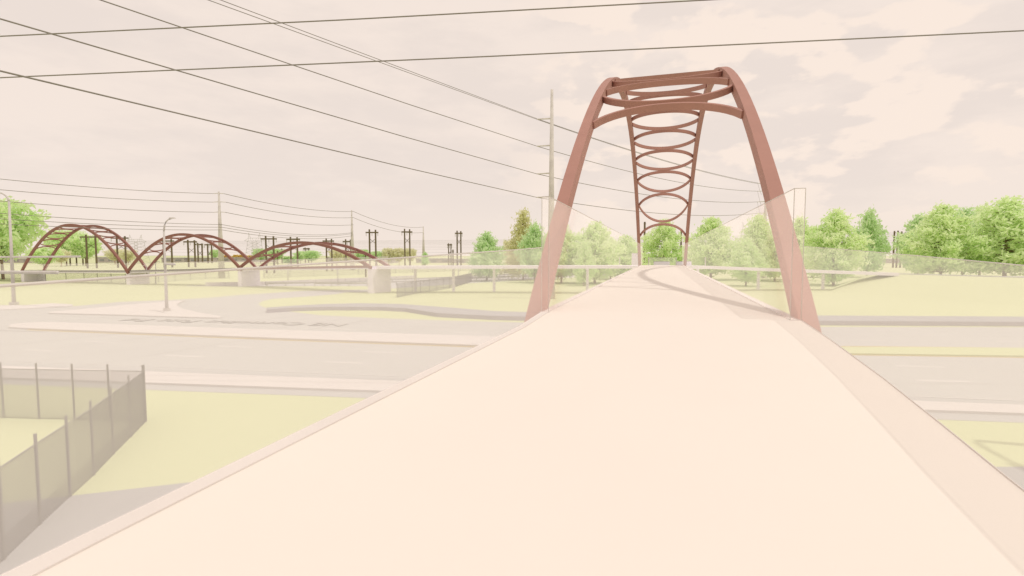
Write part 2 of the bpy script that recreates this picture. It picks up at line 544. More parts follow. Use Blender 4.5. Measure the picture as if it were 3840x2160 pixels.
for px in (2323, 2645):
    p = at(px, 996, 98.5)
    q = at(px, 965 if px < 2400 else 964, 98.5)
    tag(MB().tube([p, q], .085, 8).build('railing_post', 'pale_metal'), 'lone pale railing post on the walkway ' + ('left' if px < 2400 else 'right') + ' of the main arch', 'post')

P3 = Vector((at(933, 1000, 116.5).x, 116.5, H - 2.95))
P2 = Vector((at(516, 1000, 124.5).x, 124.5, H - 3.75))
P1 = Vector((at(123, 1000, 137.5).x, 137.5, H - 4.15))
P0 = Vector((-182, 150, H - 4.6))
fb_ = thing('triple_arch_footbridge', 'long far footbridge with three red brown arches of growing height', 'bridge', (P3.x, P3.y, 0))
BP = [P4, P3, P2, P1, P0]
o, L_, R_ = deck_path(fb_, BP, 4.6, .5)
tops = [None, 9.65, 11.9, 14.7]
for i in range(3):
    A, B = BP[i], BP[i + 1]
    ax = (B - A); ax.z = 0
    ln = ax.length
    ax.normalize()
    sd = Vector((ax.y, -ax.x, 0))
    rise = tops[i + 1] - (A.z + B.z) / 2
    def fp(t, l, A=A, B=B, sd=sd, rise=rise):
        p = A + (B - A) * t + sd * l
        p.z += rise * 4 * t * (1 - t) - .1
        return p
    for l in (-2.45, 2.45):
        MB().sweep([fp(-.01 + 1.02 * k / 40, l) for k in range(41)], sd, .46, .52).build('arch_rib', 'rust_far', fb_)
    nb = (5, 8, 11)[i]
    for j in range(nb):
        t0 = (.17 + .66 * j / (nb - 1))
        for sg in (-1, 1):
            dl = .62 / nb * .40
            pts = [fp(t0 + sg * (.004 + dl * (1 - math.sqrt(1 - .86 * x * x)) / (1 - math.sqrt(.14))), 2.35 * x) for x in [-1 + 2 * k / 14 for k in range(15)]]
            tg = (fp(t0 + .01, 0) - fp(t0 - .01, 0)).normalized()
            MB().sweep(pts, tg, .15, .22).build('curved_strut', 'rust_far', fb_)
    if i == 0:
        ed = [A - sd * -2.36 + Vector((0, 0, -.06)), B - sd * -2.36 + Vector((0, 0, -.06))]
        ed2 = [A + sd * -2.36 + Vector((0, 0, -.06)), B + sd * -2.36 + Vector((0, 0, -.06))]
        use = ed if ed[0].y < ed2[0].y else ed2
        MB().sweep(use, sd, .14, .42).build('edge_beam', 'rust_far', fb_)
    else:
        use = [A + sd * 2.36 + Vector((0, 0, -.02)), B + sd * 2.36 + Vector((0, 0, -.02))]
        alt = [A - sd * 2.36 + Vector((0, 0, -.02)), B - sd * 2.36 + Vector((0, 0, -.02))]
        use = use if use[0].y < alt[0].y else alt
        MB().sweep(use, sd, .14, .34).build('edge_beam', 'wall_grey', fb_)
def pier_wall(P, ang, w, th):
    MB().box((P.x, P.y, (P.z - .5) / 2), (w, th, P.z - .5), ang).build('pier', 'pier', fb_)
for i, P in enumerate(BP[:4]):
    a = BP[max(i - 1, 0)]; b = BP[min(i + 1, 4)]
    t = b - a
    pier_wall(P, math.atan2(t.x, -t.y), 4.9, 1.1)
# milky railing on its far edge
far_edge = []
for i, p in enumerate(BP):
    a = BP[max(i - 1, 0)]; b = BP[min(i + 1, 4)]
    t = (b - a); t.z = 0; t.normalize()
    s = Vector((t.y, -t.x, 0)) * 2.28
    if s.y < 0: s = -s
    far_edge.append(p + s + Vector((0, 0, .01)))
panel('glass_railing', far_edge, 1.75, fb_, capr=.03)

# embankment on the right
ET = 3.22
ea, eb = at(3345, 1026, 103), at(3840, 1044, 86)
em_top = [(ea.x, ea.y + 1.5), (eb.x, eb.y + .5), (eb.x + 70, eb.y - 12), (eb.x + 73, eb.y - 6), (eb.x + 2, eb.y + 6.5), (ea.x + 1, ea.y + 6.5)]
ga_ = G(3112, 1094)
em_bot = [(ga_.x, ga_.y), (G(3840, 1150).x, G(3840, 1150).y), (eb.x + 80, 45), (eb.x + 130, 96), (eb.x + 10, 106), (ea.x - 2, ea.y + 15)]
em = MB()
n = len(em_top)
em.add([(x, y, ET) for x, y in em_top] + [(x, y, -.05) for x, y in em_bot],
       [tuple(range(n))] + [(i, (i + 1) % n, n + (i + 1) % n, n + i) for i in range(n)])
structure(em.build('embankment', 'grass'), 'grassy embankment carrying the lower end of the right walkway', 'embankment')
rl = [(em_top[0][0] + .1, em_top[0][1] + .15), (em_top[1][0], em_top[1][1] + .15), (em_top[2][0], em_top[2][1] + .2), (em_top[2][0] + 1, em_top[2][1] + 4), (em_top[1][0] + 1, em_top[1][1] + 4), (em_top[0][0] + .6, em_top[0][1] + 4)]
structure(MB().slab(rl, ET - .1, ET + .1).build('embankment_path', 'path'), 'grey path along the top of the right embankment', 'path')

# ------------------------------------------------------------------ highway beyond
hw = [G(x, y) for x, y in [(700, 1071), (964, 1069), (1180, 1061), (1450, 1049), (1700, 1038), (2060, 1018), (2300, 1008), (2350, 1028), (2060, 1046), (1760, 1062), (1590, 1074), (1455, 1083), (1390, 1073), (1280, 1072.5), (964, 1074), (700, 1073)]]
structure(MB().sheet(hw, .003).build('highway', 'asphalt'), 'pale highway behind the far arch bridge', 'road')

def polyline_pts(pix, step):
    W = [G(x, y) for x, y in pix]
    out = [W[0]]
    acc = 0
    for a, b in zip(W, W[1:]):
        L = (b - a).length
        t = step - acc
        while t <= L:
            out.append(a + (b - a) * (t / L))
            t += step
        acc = L - (t - step)
    return out
bp_ = polyline_pts([(770, 1073), (964, 1070), (1180, 1060.5), (1450, 1049), (1580, 1042)], 4.2)
bar = MB()
for a, b in zip(bp_, bp_[1:]):
    m_ = (a + b) / 2
    d = b - a
    bar.box((m_.x, m_.y, .42), (d.length - .12, .5, .84), math.atan2(d.y, d.x))
tag(bar.build('concrete_barrier', 'concrete'), 'segmented pale concrete barrier along the far side of the highway', 'barrier')
for pix, lab in (([(1000, 1074), (1250, 1071), (1394, 1064), (1455, 1059.5), (1700, 1049), (1990, 1033)], 'upper grey guardrail on the highway nearer the concrete barrier'),
                 ([(1180, 1074), (1280, 1075), (1394, 1073), (1455, 1069), (1560, 1065), (1700, 1055), (1990, 1043)], 'lower grey guardrail on the near side of the highway')):
    gp = polyline_pts(pix, 4.0)
    gr = thing('guardrail', lab, 'guardrail', gp[len(gp) // 2])
    MB().sweep([p + Vector((0, 0, .72)) for p in gp], Vector((.3, -.95, 0)), .1, .34).build('rail', 'grey_metal', gr)
    for p in gp[:90]:
        MB().box((p.x, p.y + .1, .36), (.16, .16, .72)).build('post', 'grey_metal', gr)

# ------------------------------------------------------------------ chain link fences
def chain_panel(a, b, h, pitch, r):
    d = b - a
    d.z = 0
    L = d.length
    d.normalize()
    mb = MB()
    nrm = Vector((-d.y, d.x, 0))
    k = -h
    while k < L:
        for sg in (1, -1):
            # line u = k + z (sg>0) or u = k + h - z
            z0, z1 = 0.0, h
            if sg > 0:
                u0, u1 = k, k + h
            else:
                u0, u1 = k + h, k
            p = [(u0, z0), (u1, z1)]
            (ua, za), (ub, zb) = p
            def clip(u, ua=ua, za=za, ub=ub, zb=zb):
                return za + (zb - za) * (u - ua) / (ub - ua)
            lo_, hi_ = min(ua, ub), max(ua, ub)
            c0, c1 = max(lo_, 0), min(hi_, L)
            if c1 - c0 < 1e-3: continue
            q0 = a + d * c0 + Vector((0, 0, clip(c0)))
            q1 = a + d * c1 + Vector((0, 0, clip(c1)))
            mb.tube([q0, q1], r, 3, cap=False)
        k += pitch
    return mb

def fence(label, posts, h, pitch, r, pr, group=None, ph=None):
    f = thing('chain_link_fence', label, 'fence', posts[0], group)
    ph = ph or h + .15
    for p in posts:
        MB().tube([p, p + Vector((0, 0, ph))], pr, 8).build('post', 'fence_post', f)
    for a, b in zip(posts, posts[1:]):
        chain_panel(Vector(a), Vector(b), h, pitch, r).build('chain_link_panel', 'chain', f)
    MB().tube([p + Vector((0, 0, h)) for p in posts], pr * .55, 6).build('top_rail', 'fence_post', f)
    return f
front = [G(548, 1581), G(492, 1638), G(427, 1703), G(353, 1782), G(264, 1863), G(152, 1967), G(16, 2099)]
back = [G(548, 1581), G(413, 1577), G(280, 1574), G(147, 1571), G(14, 1567), G(-120, 1563.5), G(-260, 1560), G(-400, 1556)]
d_ = front[-1] - front[-2]
front.append(front[-1] + d_)
fence('grey chain link fence running toward the viewer beside the near pale footbridge', front, 2.15, .10, .0085, .036, ph=2.42)
back[0] = back[0] + (back[1] - back[0]) * .03
fence('grey chain link fence running left along the road from the corner post', back, 2.15, .10, .009, .036, ph=2.42)

def far_fence(label, pix, step, h, pitch, r, pr):
    pts = polyline_pts(pix, step)
    return fence(label, pts[:60], h, pitch, r, pr)
far_fence('grey chain link fence slanting right from the end post beyond the raised walkway', [(1489, 1116), (1560, 1101), (1620, 1092), (1700, 1078), (1768, 1057)], 3.6, 2.3, .22, .014, .05)
far_fence('grey chain link fence under the trees right of the slanting fence', [(1768, 1057), (1900, 1051), (2010, 1046), (2100, 1040)], 5, 2.3, .25, .016, .05)
far_fence('long grey chain link fence on the lawn beyond the left span of the far bridge', [(-60, 1051), (120, 1055), (300, 1056), (520, 1064), (560, 1061), (760, 1047), (900, 1044)], 6, 2.2, .3, .009, .06)
far_fence('grey chain link fence on the lawn behind the middle of the far bridge', [(990, 1044), (1180, 1036), (1340, 1030), (1600, 1020), (1800, 1014)], 9, 2.6, .4, .018, .07)

# ------------------------------------------------------------------ street lamps and signal mast arms
def lamp(label, base, pts, r0, r1, head=None, arm=None, box=.55, m='pale_metal', group=None, base_h=.5):
    l = thing('street_lamp', label, 'street lamp', base, group)
    n = 2
    MB().tube(pts[:n], r0, 12, r1).build('pole', m, l, smooth=True)
    MB().tube(pts[n - 1:], r1, 8, r1 * .7).build('lamp_arm', m, l, smooth=True)
    if box:
        MB().box((base.x, base.y, base_h / 2), (box, box, base_h)).build('base_block', m, l)
    if head:
        MB().box(head[0], head[1], 0, .7).build('lamp_head', m, l)
    if arm:
        MB().tube(arm[0], arm[1], 12).build('mast_arm', m, l, smooth=False)
        e = arm[0][-1]
        e0 = arm[0][-2]
        dd = (Vector(e) - Vector(e0)).normalized()
        MB().tube([Vector(e) + dd * .01, Vector(e) + dd * .1], arm[1] * 1.05, 12, arm[1] * .6).build('end_cap', 'concrete', l)
    return l
b = G(626, 1171); Y = b.y
lp = lambda x, y: at(x, y, Y)
lamp('grey street lamp with a short mast arm standing on the triangular traffic island', b,
     [Vector((b.x, b.y, .3)), lp(614.5, 868), lp(617, 845), lp(622, 832), lp(630, 824), lp(642, 820)], .19, .10,
     (lp(646, 817.5), (.75, .35, .16)), ([lp(620, 990), Vector((lp(703, 990).x, Y - 2.4, lp(703, 990).z))], .13))
b = G(53, 1146); Y = b.y
lamp('tall grey street lamp at the left edge with a long horizontal mast arm', b,
     [Vector((b.x, b.y, .3)), lp(33.5, 755), lp(30, 745), lp(22, 734), lp(8, 725), lp(-12, 721), lp(-40, 722)], .24, .13,
     (lp(-50, 722), (.9, .4, .18)), ([lp(-160, 965), lp(45, 964), at(300, 962, Y - 4)], .13), box=.75)
Y2 = 46.0
b = Vector((-52.5, 48.0, 0))
mp = thing('signal_mast', 'thick grey mast arm reaching in from the left edge below the tall lamp arm', 'mast', b)
MB().tube([b, b + Vector((0, 0, 7.5))], .22, 12, .17).build('pole', 'pale_metal', mp)
MB().tube([Vector((b.x, b.y, at(0, 1022, Y2).z)), at(215, 1022, Y2)], .155, 14, .15).build('mast_arm', 'pale_metal', mp)
MB().tube([at(215.3, 1022, Y2), at(220, 1022, Y2)], .15, 14, .1).build('end_cap', 'concrete', mp)
b = Vector((21.2, 17.95, 0))  # added shadow caster out of view, in the shape of a street lamp
lamp('unseen lamp shaped post added beyond the right edge to cast a shadow on the near grass', b,
     [b + Vector((0, 0, .3)), b + Vector((0, 0, 11.0)), b + Vector((-.05, -.3, 11.7)), b + Vector((-.15, -1.0, 12.0)), b + Vector((-.4, -2.3, 12.1))], .26, .15,
     (b + Vector((-.45, -2.6, 12.1)), (.5, .9, .2)), None, .7)
for x, y0, yt, lab, hk in ((549, 1064, 996, 'small grey street lamp with a bent top before the second far pier', 1),
                           (584, 1064, 981, 'thin grey street lamp right of the second far pier', 0),
                           (1080, 1059, 988, 'thin grey street lamp under the third arch near its left end', 0),
                           (1267, 1070, 989, 'thin grey street lamp under the third arch near the middle', 1),
                           (1458, 1043, 988, 'thin grey street lamp just right of the nearest far pier', 0),
                           (1719, 1042, 973, 'thin grey street lamp between two walkway piers left of the main arch', 1)):
    b = G(x, y0); Y = b.y
    w = -1 if hk else 1
    lamp(lab, b, [Vector((b.x, b.y, .05)), lp(x, yt + 8), lp(x + w, yt + 3), lp(x + w * 4, yt + .5), lp(x + w * 9, yt)], .13, .09,
         (lp(x + w * 11, yt), (.5, .3, .12)), None, .3, 'grey_metal', base_h=.2)

# ------------------------------------------------------------------ transmission poles and lines
def catenary(a, b, sag, n=18):
    return [a + (b - a) * (k / n) - Vector((0, 0, sag * 4 * (k / n) * (1 - k / n))) for k in range(n + 1)]

def wire(label, pts, r, m='wire', group=None):
    return tag(MB().tube(pts, r, 4, cap=False).build('power_line', m), label, 'power line', group)

def monopole(label, px, base, top, rb, rt, arms, side, m='pole_steel'):
    b = G(px, base); Y = b.y
    t = at(px, top, Y)
    mp = thing('transmission_pole', label, 'transmission pole', b)
    MB().tube([b, Vector((b.x, b.y, t.z))], rb, 16, rt).build('shaft', m, mp, smooth=True)
    tips = []
    for ya, la in arms:
        z = at(px, ya, Y).z
        row = []
        for sg in side:
            p = Vector((b.x + sg * la, Y, z))
            MB().tube([Vector((b.x, Y, z + .12)), p], .13, 6, .09).build('cross_arm', m, mp)
            row.append(p)
        tips.append(row)
    return mp, tips
mp, tips = monopole('tall tapered steel pole with four short arms just left of the main arch', 2066, 1120, 336, .66, .21,
                    [(447, 2.35), (548, 2.35), (652, 2.35), (740, 2.35)], (-1,))
mp2, tips2 = monopole('steel pole with four short arms and hanging jumpers behind the right arch leg', 2863, 1043, 672, .6, .3,
                      [(688, 2.6), (717, 2.6), (757, 2.6), (800, 2.6)], (-1,))
# its jumper loops
for (a,), (b_,) in zip(tips2, tips2[1:]):
    MB().tube(catenary(a, b_ + Vector((1.2, 0, -1)), .3, 8), .03, 4).build('jumper', 'wire', mp2)
outs = [[(1215, 0.0), (790, 0.0)]]
ends = {0: (792, 0), 1: (388, 0), 2: (0, 66), 3: (0, 261)}
names = ['topmost', 'second', 'third', 'lowest']
for i in range(4):
    a = tips[i][0]
    ex, ey = ends[i]
    # a level run back past the viewer's left: choose the distance whose height equals the arm height, less sag
    r_ = ray(ex, ey)
    k = (a.z - 0.3 - H) / r_.z
    e = Vector((r_.x * k, r_.y * k, a.z - .3))
    d = (e - a)
    far_end = a + d * 1.35
    if i == 0:
        for j in (0, 1):
            o_ = Vector((0, 0, .22 * j - .05))
            wire(('upper' if j else 'lower') + ' of two close wires from the tall pole top arm to the upper left', [a + o_ * .5, a + d * .5 + o_, far_end + o_ * 2.2], .035)
            wire(('upper' if j else 'lower') + ' wire of the close pair between the top arms of the two arm poles', catenary(a + o_ * .5, tips2[0][0] + o_, 1.0), .045)
    else:
        wire(names[i] + ' arm wire of the tall pole running to the upper left', [a, a + d * .5 - Vector((0, 0, .15)), far_end], .045)
        wire(names[i] + ' arm wire between the two arm poles behind the main arch', catenary(a, tips2[i][0], 1.6), .05)
    # onward beyond the second pole
    wire(names[i] + ' arm wire leaving the second arm pole to the right', catenary(tips2[i][0] + Vector((2.6, 0, 0)), Vector((190, 330, tips2[i][0].z - 4)), 3), .05)
# two heavy lines overhead
for (x0, y0, Y0, x1, y1, Y1, lab) in ((-60, 139, 27, 2720, -4, 25, 'upper heavy overhead line crossing the top left of the sky'),
                                      (-60, 294, 28, 3900, 112, 26, 'lower heavy overhead line crossing the whole sky')):
    a, b_ = at(x0, y0, Y0), at(x1, y1, Y1)
    d = b_ - a
    wire(lab, [a - d * .3, a, a + d * .5 - Vector((0, 0, .06)), b_, b_ + d * .4], .034)

# monopole line at the left
lm, lt = monopole('tall tapered steel pole with three crossarms behind the middle far arch', 832, 1043, 718, .95, .22, [(726, 1.5), (758, 2.0), (796, 1.7)], (-1, 1))
lm2, lt2 = monopole('tapered steel pole behind the right end of the third far arch', 1323, 1013, 788, 1.1, .25, [(793, .8), (816, .8), (843, .8)], (1,))
lm3, lt3 = monopole('slim tapered steel pole right of the far bridge', 1589, 996, 849, 1.2, .3, [(852, .8), (872, .8)], (-1,))
Yl = G(832, 1043).y
lows = [at(832, y, Yl) for y in (842, 852, 862)]
lows2 = [at(1323, y, G(1323, 1013).y) for y in (872, 876, 884)]
lef = [(-100, 661), (-100, 702), (-100, 745)]
for i in range(3):
    wire(names[i] + ' crossarm wire from the left edge to the left steel pole', catenary(at(*lef[i], 105), lt[i][0], .6), .06)
    wire(names[i] + ' crossarm wire between the left steel pole and the next', catenary(lt[i][1], lt2[i][0], 1.6), .075)
    j = min(i, 1)
    if i < 2:
        wire(names[i] + ' crossarm wire between the second and third steel poles', catenary(lt2[i][0], lt3[i][0], 2.5), .09)
for i, y in enumerate((792, 814, 834)):
    wire(names[min(i, 2)] + ' of the three low wires from the left edge to the left steel pole', catenary(at(-100, y, 105), lows[i], .5), .06)
    wire(names[min(i, 2)] + ' of the three low wires right of the left steel pole', catenary(lows[i], lows2[i], 2.0), .07)
# bundle of long distant lines
k = 0
for (yl, yr, s) in [(908, 846, 0), (911, 849, 0), (914, 853, 0), (917, 856, 0), (920, 860, 0), (924, 864, 0), (929, 870, 0), (934, 876, 0), (939, 884, 0),
                    (950, 900, 0), (962, 922, 0)]:
    a, b_ = at(380, yl - 6, 330), at(4300, yr - 2, 290)
    wire('one of the many thin dark wires strung level behind the trees', catenary(a, b_, 3.2, 24), .03, 'far_wire', 'distant level wires behind the trees')

def hframe(label, x0, x1, top, base, bx0, bx1, by, group='wooden H frame poles', brace=True):
    c = G((x0 + x1) / 2, base)
    Y = c.y
    h = thing('utility_pole', label, 'utility pole', c, group)
    px = Y / F
    r = (3.3 if x1 - x0 > 20 else 2.8 if x1 - x0 > 13 else 2.0) * px
    P = []
    for x in (x0, x1):
        t = at(x, top + (1.5 if x == x1 else 0), Y)
        P.append(t)
        MB().tube([Vector((t.x, Y, 0)), t], r, 10, r * .92).build('pole', 'wood', h)
    z = at(x0, by, Y).z
    xa, xb = at(bx0, by, Y).x, at(bx1, by, Y).x
    MB().box(((xa + xb) / 2, Y - r - .1, z), (xb - xa, .2, 5.0 * px)).build('crossarm', 'wood', h)
    for x in (xa + .25, (xa + xb) / 2, xb - .25):
        MB().tube([Vector((x, Y - r - .1, z)), Vector((x, Y - r - .1, z - 13 * px))], 1.0 * px, 6).build('insulator', 'grey_metal', h)
    if brace:
        z0, z1 = z - 22 * px, z - 42 * px
        m_ = MB().tube([Vector((P[0].x, Y - .05, z0)), Vector((P[1].x, Y - .05, z1))], .75 * px, 4).tube([Vector((P[1].x, Y + .05, z0)), Vector((P[0].x, Y + .05, z1))], .75 * px, 4)
        m_.build('cross_brace', 'wood', h)
    return h
for a in [
    ('brown H frame pole under the first far arch, nearest its middle', 322, 357, 880, 1006, 302, 375, 889),
    ('brown H frame pole under the right leg of the first far arch', 437, 468, 884, 1004, 418, 485, 893),
    ('brown H frame pole half hidden by the island street lamp', 612, 642, 895, 1003, 598, 656, 904),
    ('brown H frame pole under the middle of the second far arch', 704, 729, 899, 1002, 690, 741, 907),
    ('small brown H frame pole right of the middle of the second far arch', 741, 757, 911, 985, 733, 764, 917),
    ('smallest brown H frame pole left of the steel pole under the second arch', 778, 793, 914, 987, 768, 803, 918),
    ('large brown H frame pole at the left leg of the third far arch', 996, 1025, 884, 1024, 980, 1040, 896),
    ('brown H frame pole left of the crown of the third far arch', 1089, 1114, 888, 1003, 1075, 1127, 898),
    ('brown H frame pole right of the crown of the third far arch', 1223, 1243, 894, 1017, 1211, 1254, 904),
    ('brown H frame pole left of the second steel pole', 1296, 1314, 897, 999, 1286, 1320, 906),
    ('tall brown H frame pole above the right end of the third far arch', 1385, 1408, 860, 1017, 1372, 1420, 872),
    ('tall brown H frame pole standing among the three rusty round trees', 1517, 1536, 858, 1005, 1506, 1547, 870),
    ('small brown H frame pole left of the tall one by the pointed tree', 1682, 1691, 912, 995, 1677, 1696, 918),
    ('tall brown H frame pole just left of the small pointed green tree', 1714, 1728, 865, 996, 1706, 1735, 875),
    ('brown H frame pole whose tops poke above the pointed green tree', 1820, 1832, 872, 1005, 1812, 1840, 884),
    ('tiny brown H frame pole above the green trees under the third arch', 1144, 1156, 928, 985, 1137, 1163, 933),
]:
    hframe(*a)
def pole(label, x, top, base, w, group=None, bar=None):
    c = G(x, base); Y = c.y
    q = thing('wooden_pole', label, 'utility pole', c, group)
    t = at(x, top, Y)
    MB().tube([c, Vector((c.x, Y, t.z))], w * Y / F / 2, 8, w * Y / F / 2 * .9).build('pole', 'wood', q)
    MB().box((c.x, Y - .25, t.z - 1.0), (9 * Y / F if bar is None else bar * Y / F, .18, 2 * Y / F)).build('crossarm', 'wood', q)
    return q
for x, t, b_, w, lab in ((264, 922, 996, 5, 'thin dark pole left of a row of three before the left green trees'), (288, 941, 996, 5, 'shortest dark pole in the middle of three before the left green trees'),
                        (312, 922, 995, 5, 'thin dark pole right of a row of three before the left green trees'), (164, 923, 990, 4, 'thin dark pole inside the left leg of the first far arch'),
                        (1042, 940, 992, 4, 'thin dark pole right of the left leg of the third far arch'), (1058, 932, 988, 4, 'thin dark pole left of the crown of the third arch, second small one'),
                        (1372, 944, 1039, 6, 'single dark pole before the right end of the third far arch'),
                        (1699, 936, 996, 5, 'short dark pole between two H frames left of the pointed tree'),
                        (2415, 832, 1010, 8, 'thick brown pole left of the tree seen under the main arch'), (2552, 858, 1010, 7, 'brown pole right of the tree seen under the main arch'),
                        (2594, 938, 1000, 3, 'thin dark pole between the arch foot and the tree right of it'),
                        (3348, 866, 1004, 6, 'left dark pole of three in the gap between the right trees'), (3361, 865, 1004, 6, 'middle dark pole of three in the gap between the right trees'),
                        (3375, 868, 1004, 6, 'right dark pole of three in the gap between the right trees'), (3272, 897, 1000, 5, 'left dark pole of three behind the leaning trunked right tree'),
                        (3283, 899, 1000, 5, 'middle dark pole of three behind the trunked right tree'), (3294, 898, 1000, 5, 'right dark pole of three behind the trunked right tree')):
    pole(lab, x, t, b_, w, 'dark wooden poles in the distance')

def lattice(label, xc, top, base, wt, wb, ears=True):
    c = G(xc, base); Y = c.y
    px = Y / F
    t = thing('lattice_tower', label, 'pylon', c, 'lattice pylons')
    ht = at(xc, top, Y).z
    r = .62 * px
    def lv(k): return ht * k
    def hw_(k): return (wb + (wt - wb) * min(1, k / .62)) * px / 2
    mb = MB()
    ks = [0, .22, .4, .52, .62, .74]
    for a, b_ in zip(ks, ks[1:]):
        for s1, s2 in ((-1, -1), (1, -1), (1, 1), (-1, 1)):
            mb.tube([(c.x + s1 * hw_(a), Y + s2 * hw_(a), lv(a)), (c.x + s1 * hw_(b_), Y + s2 * hw_(b_), lv(b_))], r, 4)
        for s2 in (-1, 1):
            mb.tube([(c.x - hw_(a), Y + s2 * hw_(a), lv(a)), (c.x + hw_(b_), Y + s2 * hw_(b_), lv(b_))], r * .7, 4)
            mb.tube([(c.x + hw_(a), Y + s2 * hw_(a), lv(a)), (c.x - hw_(b_), Y + s2 * hw_(b_), lv(b_))], r * .7, 4)
    mb.build('lattice_body', 'grey_metal', t)
    w = hw_(.74)
    cm = MB()
    z0, z1 = lv(.74), lv(.84)
    cm.tube([(c.x - w * 2.1, Y, z0 + .3), (c.x + w * 2.1, Y, z0 + .3)], r, 4)
    cm.tube([(c.x - w * 1.2, Y, z1), (c.x + w * 1.2, Y, z1)], r, 4)
    for s in (-1, 1):
        cm.tube([(c.x + s * w * 2.1, Y, z0 + .3), (c.x + s * w * 1.2, Y, z1)], r * .8, 4)
        for q in range(3):
            cm.tube([(c.x + s * w * (.2 + q * .5), Y, z0 + .3), (c.x + s * w * (.45 + q * .4), Y, z1)], r * .7, 4)
    cm.build('bridge_arm', 'grey_metal', t)
    for s in (-1, 1):
        e = MB()
        for k in (.75, 1.25):
            e.tube([(c.x + s * w * k, Y, z1), (c.x + s * w * 1.15, Y, ht)], r * .8, 4)
        e.tube([(c.x + s * w * .85, Y, z1 + .35 * (ht - z1)), (c.x + s * w * 1.22, Y, z1 + .35 * (ht - z1))], r * .7, 4)
        e.build('peak', 'grey_metal', t)
    return t
lattice('pale lattice pylon with two peaks between the first two far arches', 513, 880, 988, 38, 62)
lattice('pale lattice pylon behind the crossing of the second and third far arches', 957, 873, 996, 36, 56)
lattice('pale lattice pylon behind the trees right of the main arch', 2796, 832, 1000, 26, 60)

# ------------------------------------------------------------------ trees
def quad_leaf(mb, p, s, rnd, flat):
    n = Vector((rnd.gauss(0, 1), rnd.gauss(0, 1), rnd.gauss(0, 1) + flat)).normalized()
    a = n.cross(Vector((rnd.random() - .5, rnd.random() - .5, rnd.random() - .5))).normalized()
    b = n.cross(a)
    w = s * rnd.uniform(.6, 1.2)
    l = w * rnd.uniform(1.1, 1.7)
    mb.add([p - a * l, p - b * w * .55, p + a * l, p + b * w * .55], [(0, 1, 2, 3)])

def make_tree(seed, kind):
    # unit tree: height 1, crown width about 1 (scaled later by width/height)
    rnd = random.Random(seed)
    crown, wood = MB(), MB()
    if kind == 'broad':
        z0, nb, leaf, flat = .11, 68, .028, 1.3
        prof = lambda k: .50 * (1 - max(0, (k - .35) / .65) ** 1.7) * (.62 + .38 * min(1, k / .3))
        rise = (.05, .35)
    elif kind == 'round':
        z0, nb, leaf, flat = .30, 46, .033, .3
        prof = lambda k: .50 * math.sqrt(max(0.02, 1 - ((k - .5) / .52) ** 2))
        rise = (.3, .9)
    elif kind == 'conifer':
        z0, nb, leaf, flat = .10, 80, .021, .9
        prof = lambda k: .50 * (1 - k) ** .85 + .02
        rise = (-.12, .05)
    elif kind == 'column':
        z0, nb, leaf, flat = .12, 48, .031, .6
        prof = lambda k: .50 * (1 - k ** 2.2) * (.55 + .45 * min(1, k / .25))
        rise = (.15, .6)
    else:                                   # bush
        z0, nb, leaf, flat = .04, 34, .05, .2
        prof = lambda k: .50 * math.sqrt(max(.05, 1 - (k - .3) ** 2 / .52))
        rise = (.3, 1.0)
    wood.tube([(0, 0, 0), (rnd.uniform(-.01, .01), rnd.uniform(-.01, .01), .45), (0, 0, .93)], .022, 7, .004)
    for i in range(nb):
        k = (i + rnd.random()) / nb
        zb = z0 + (1 - z0) * k * .97
        az = i * 2.399 + rnd.uniform(-.4, .4)
        ln = prof(k) * rnd.uniform(.66, 1.2)
        ri = rnd.uniform(*rise) * ln
        d = Vector((math.cos(az), math.sin(az), 0))
        start = Vector((0, 0, max(zb - ri * .55, z0 * .7)))
        end = Vector((d.x * ln, d.y * ln, min(zb + ri * .45, 1.0)))
        wood.tube([start, (start + end) / 2 + Vector((0, 0, -.01)), end], .007, 4, .0015, cap=False)
        nl = int(20 + 230 * ln)
        for j in range(nl):
            q = rnd.uniform(.22, 1.03) ** .75
            sp = .045 + .075 * (1 - abs(q - .6))
            off = Vector((rnd.gauss(0, sp * .55), rnd.gauss(0, sp * .55), rnd.gauss(0, sp * (.26 if kind in ('broad', 'conifer') else .36))))
            p = start + (end - start) * q + off
            if p.z > .02: quad_leaf(crown, p, leaf, rnd, flat)
    return wood, crown

protos = {}
def tree(label, px, top, base, wpx, kind, leafm, seed, bark='bark', group='trees', wmul=1.0, Y=None):
    if Y is None:
        c = G(px, base)
    else:
        c = at(px, 1000, Y); c.z = 0
    Y = c.y
    h = at(px, top, Y).z
    w = wpx * Y / F * (1.2 if kind in ('broad', 'column') else 1.08) * wmul
    key = (kind, seed)
    if key not in protos:
        wd, cr = make_tree(seed, kind)
        protos[key] = (wd, cr)
    mk = (kind, seed, leafm, bark)
    if mk not in protos:
        wd, cr = protos[key]
        a = wd.build('trunk', bark, None, local=True)
        b_ = cr.build('crown', leafm, None, local=True)
        protos[mk] = (a.data, b_.data)
        bpy.data.objects.remove(a)
        bpy.data.objects.remove(b_)
    nm = {'bush': 'bush', 'conifer': 'conifer_tree'}.get(kind, 'tree')
    t = thing(nm, label, 'bush' if kind == 'bush' else 'tree', c, group)
    t.scale = (w, w, h)
    t.rotation_euler.z = (seed * 1.7 + px * .013) % 6.28
    for nme, me in (('trunk', protos[mk][0]), ('crown', protos[mk][1])):
        o = bpy.data.objects.new(nme, me)
        col.objects.link(o)
        o.parent = t
    return t

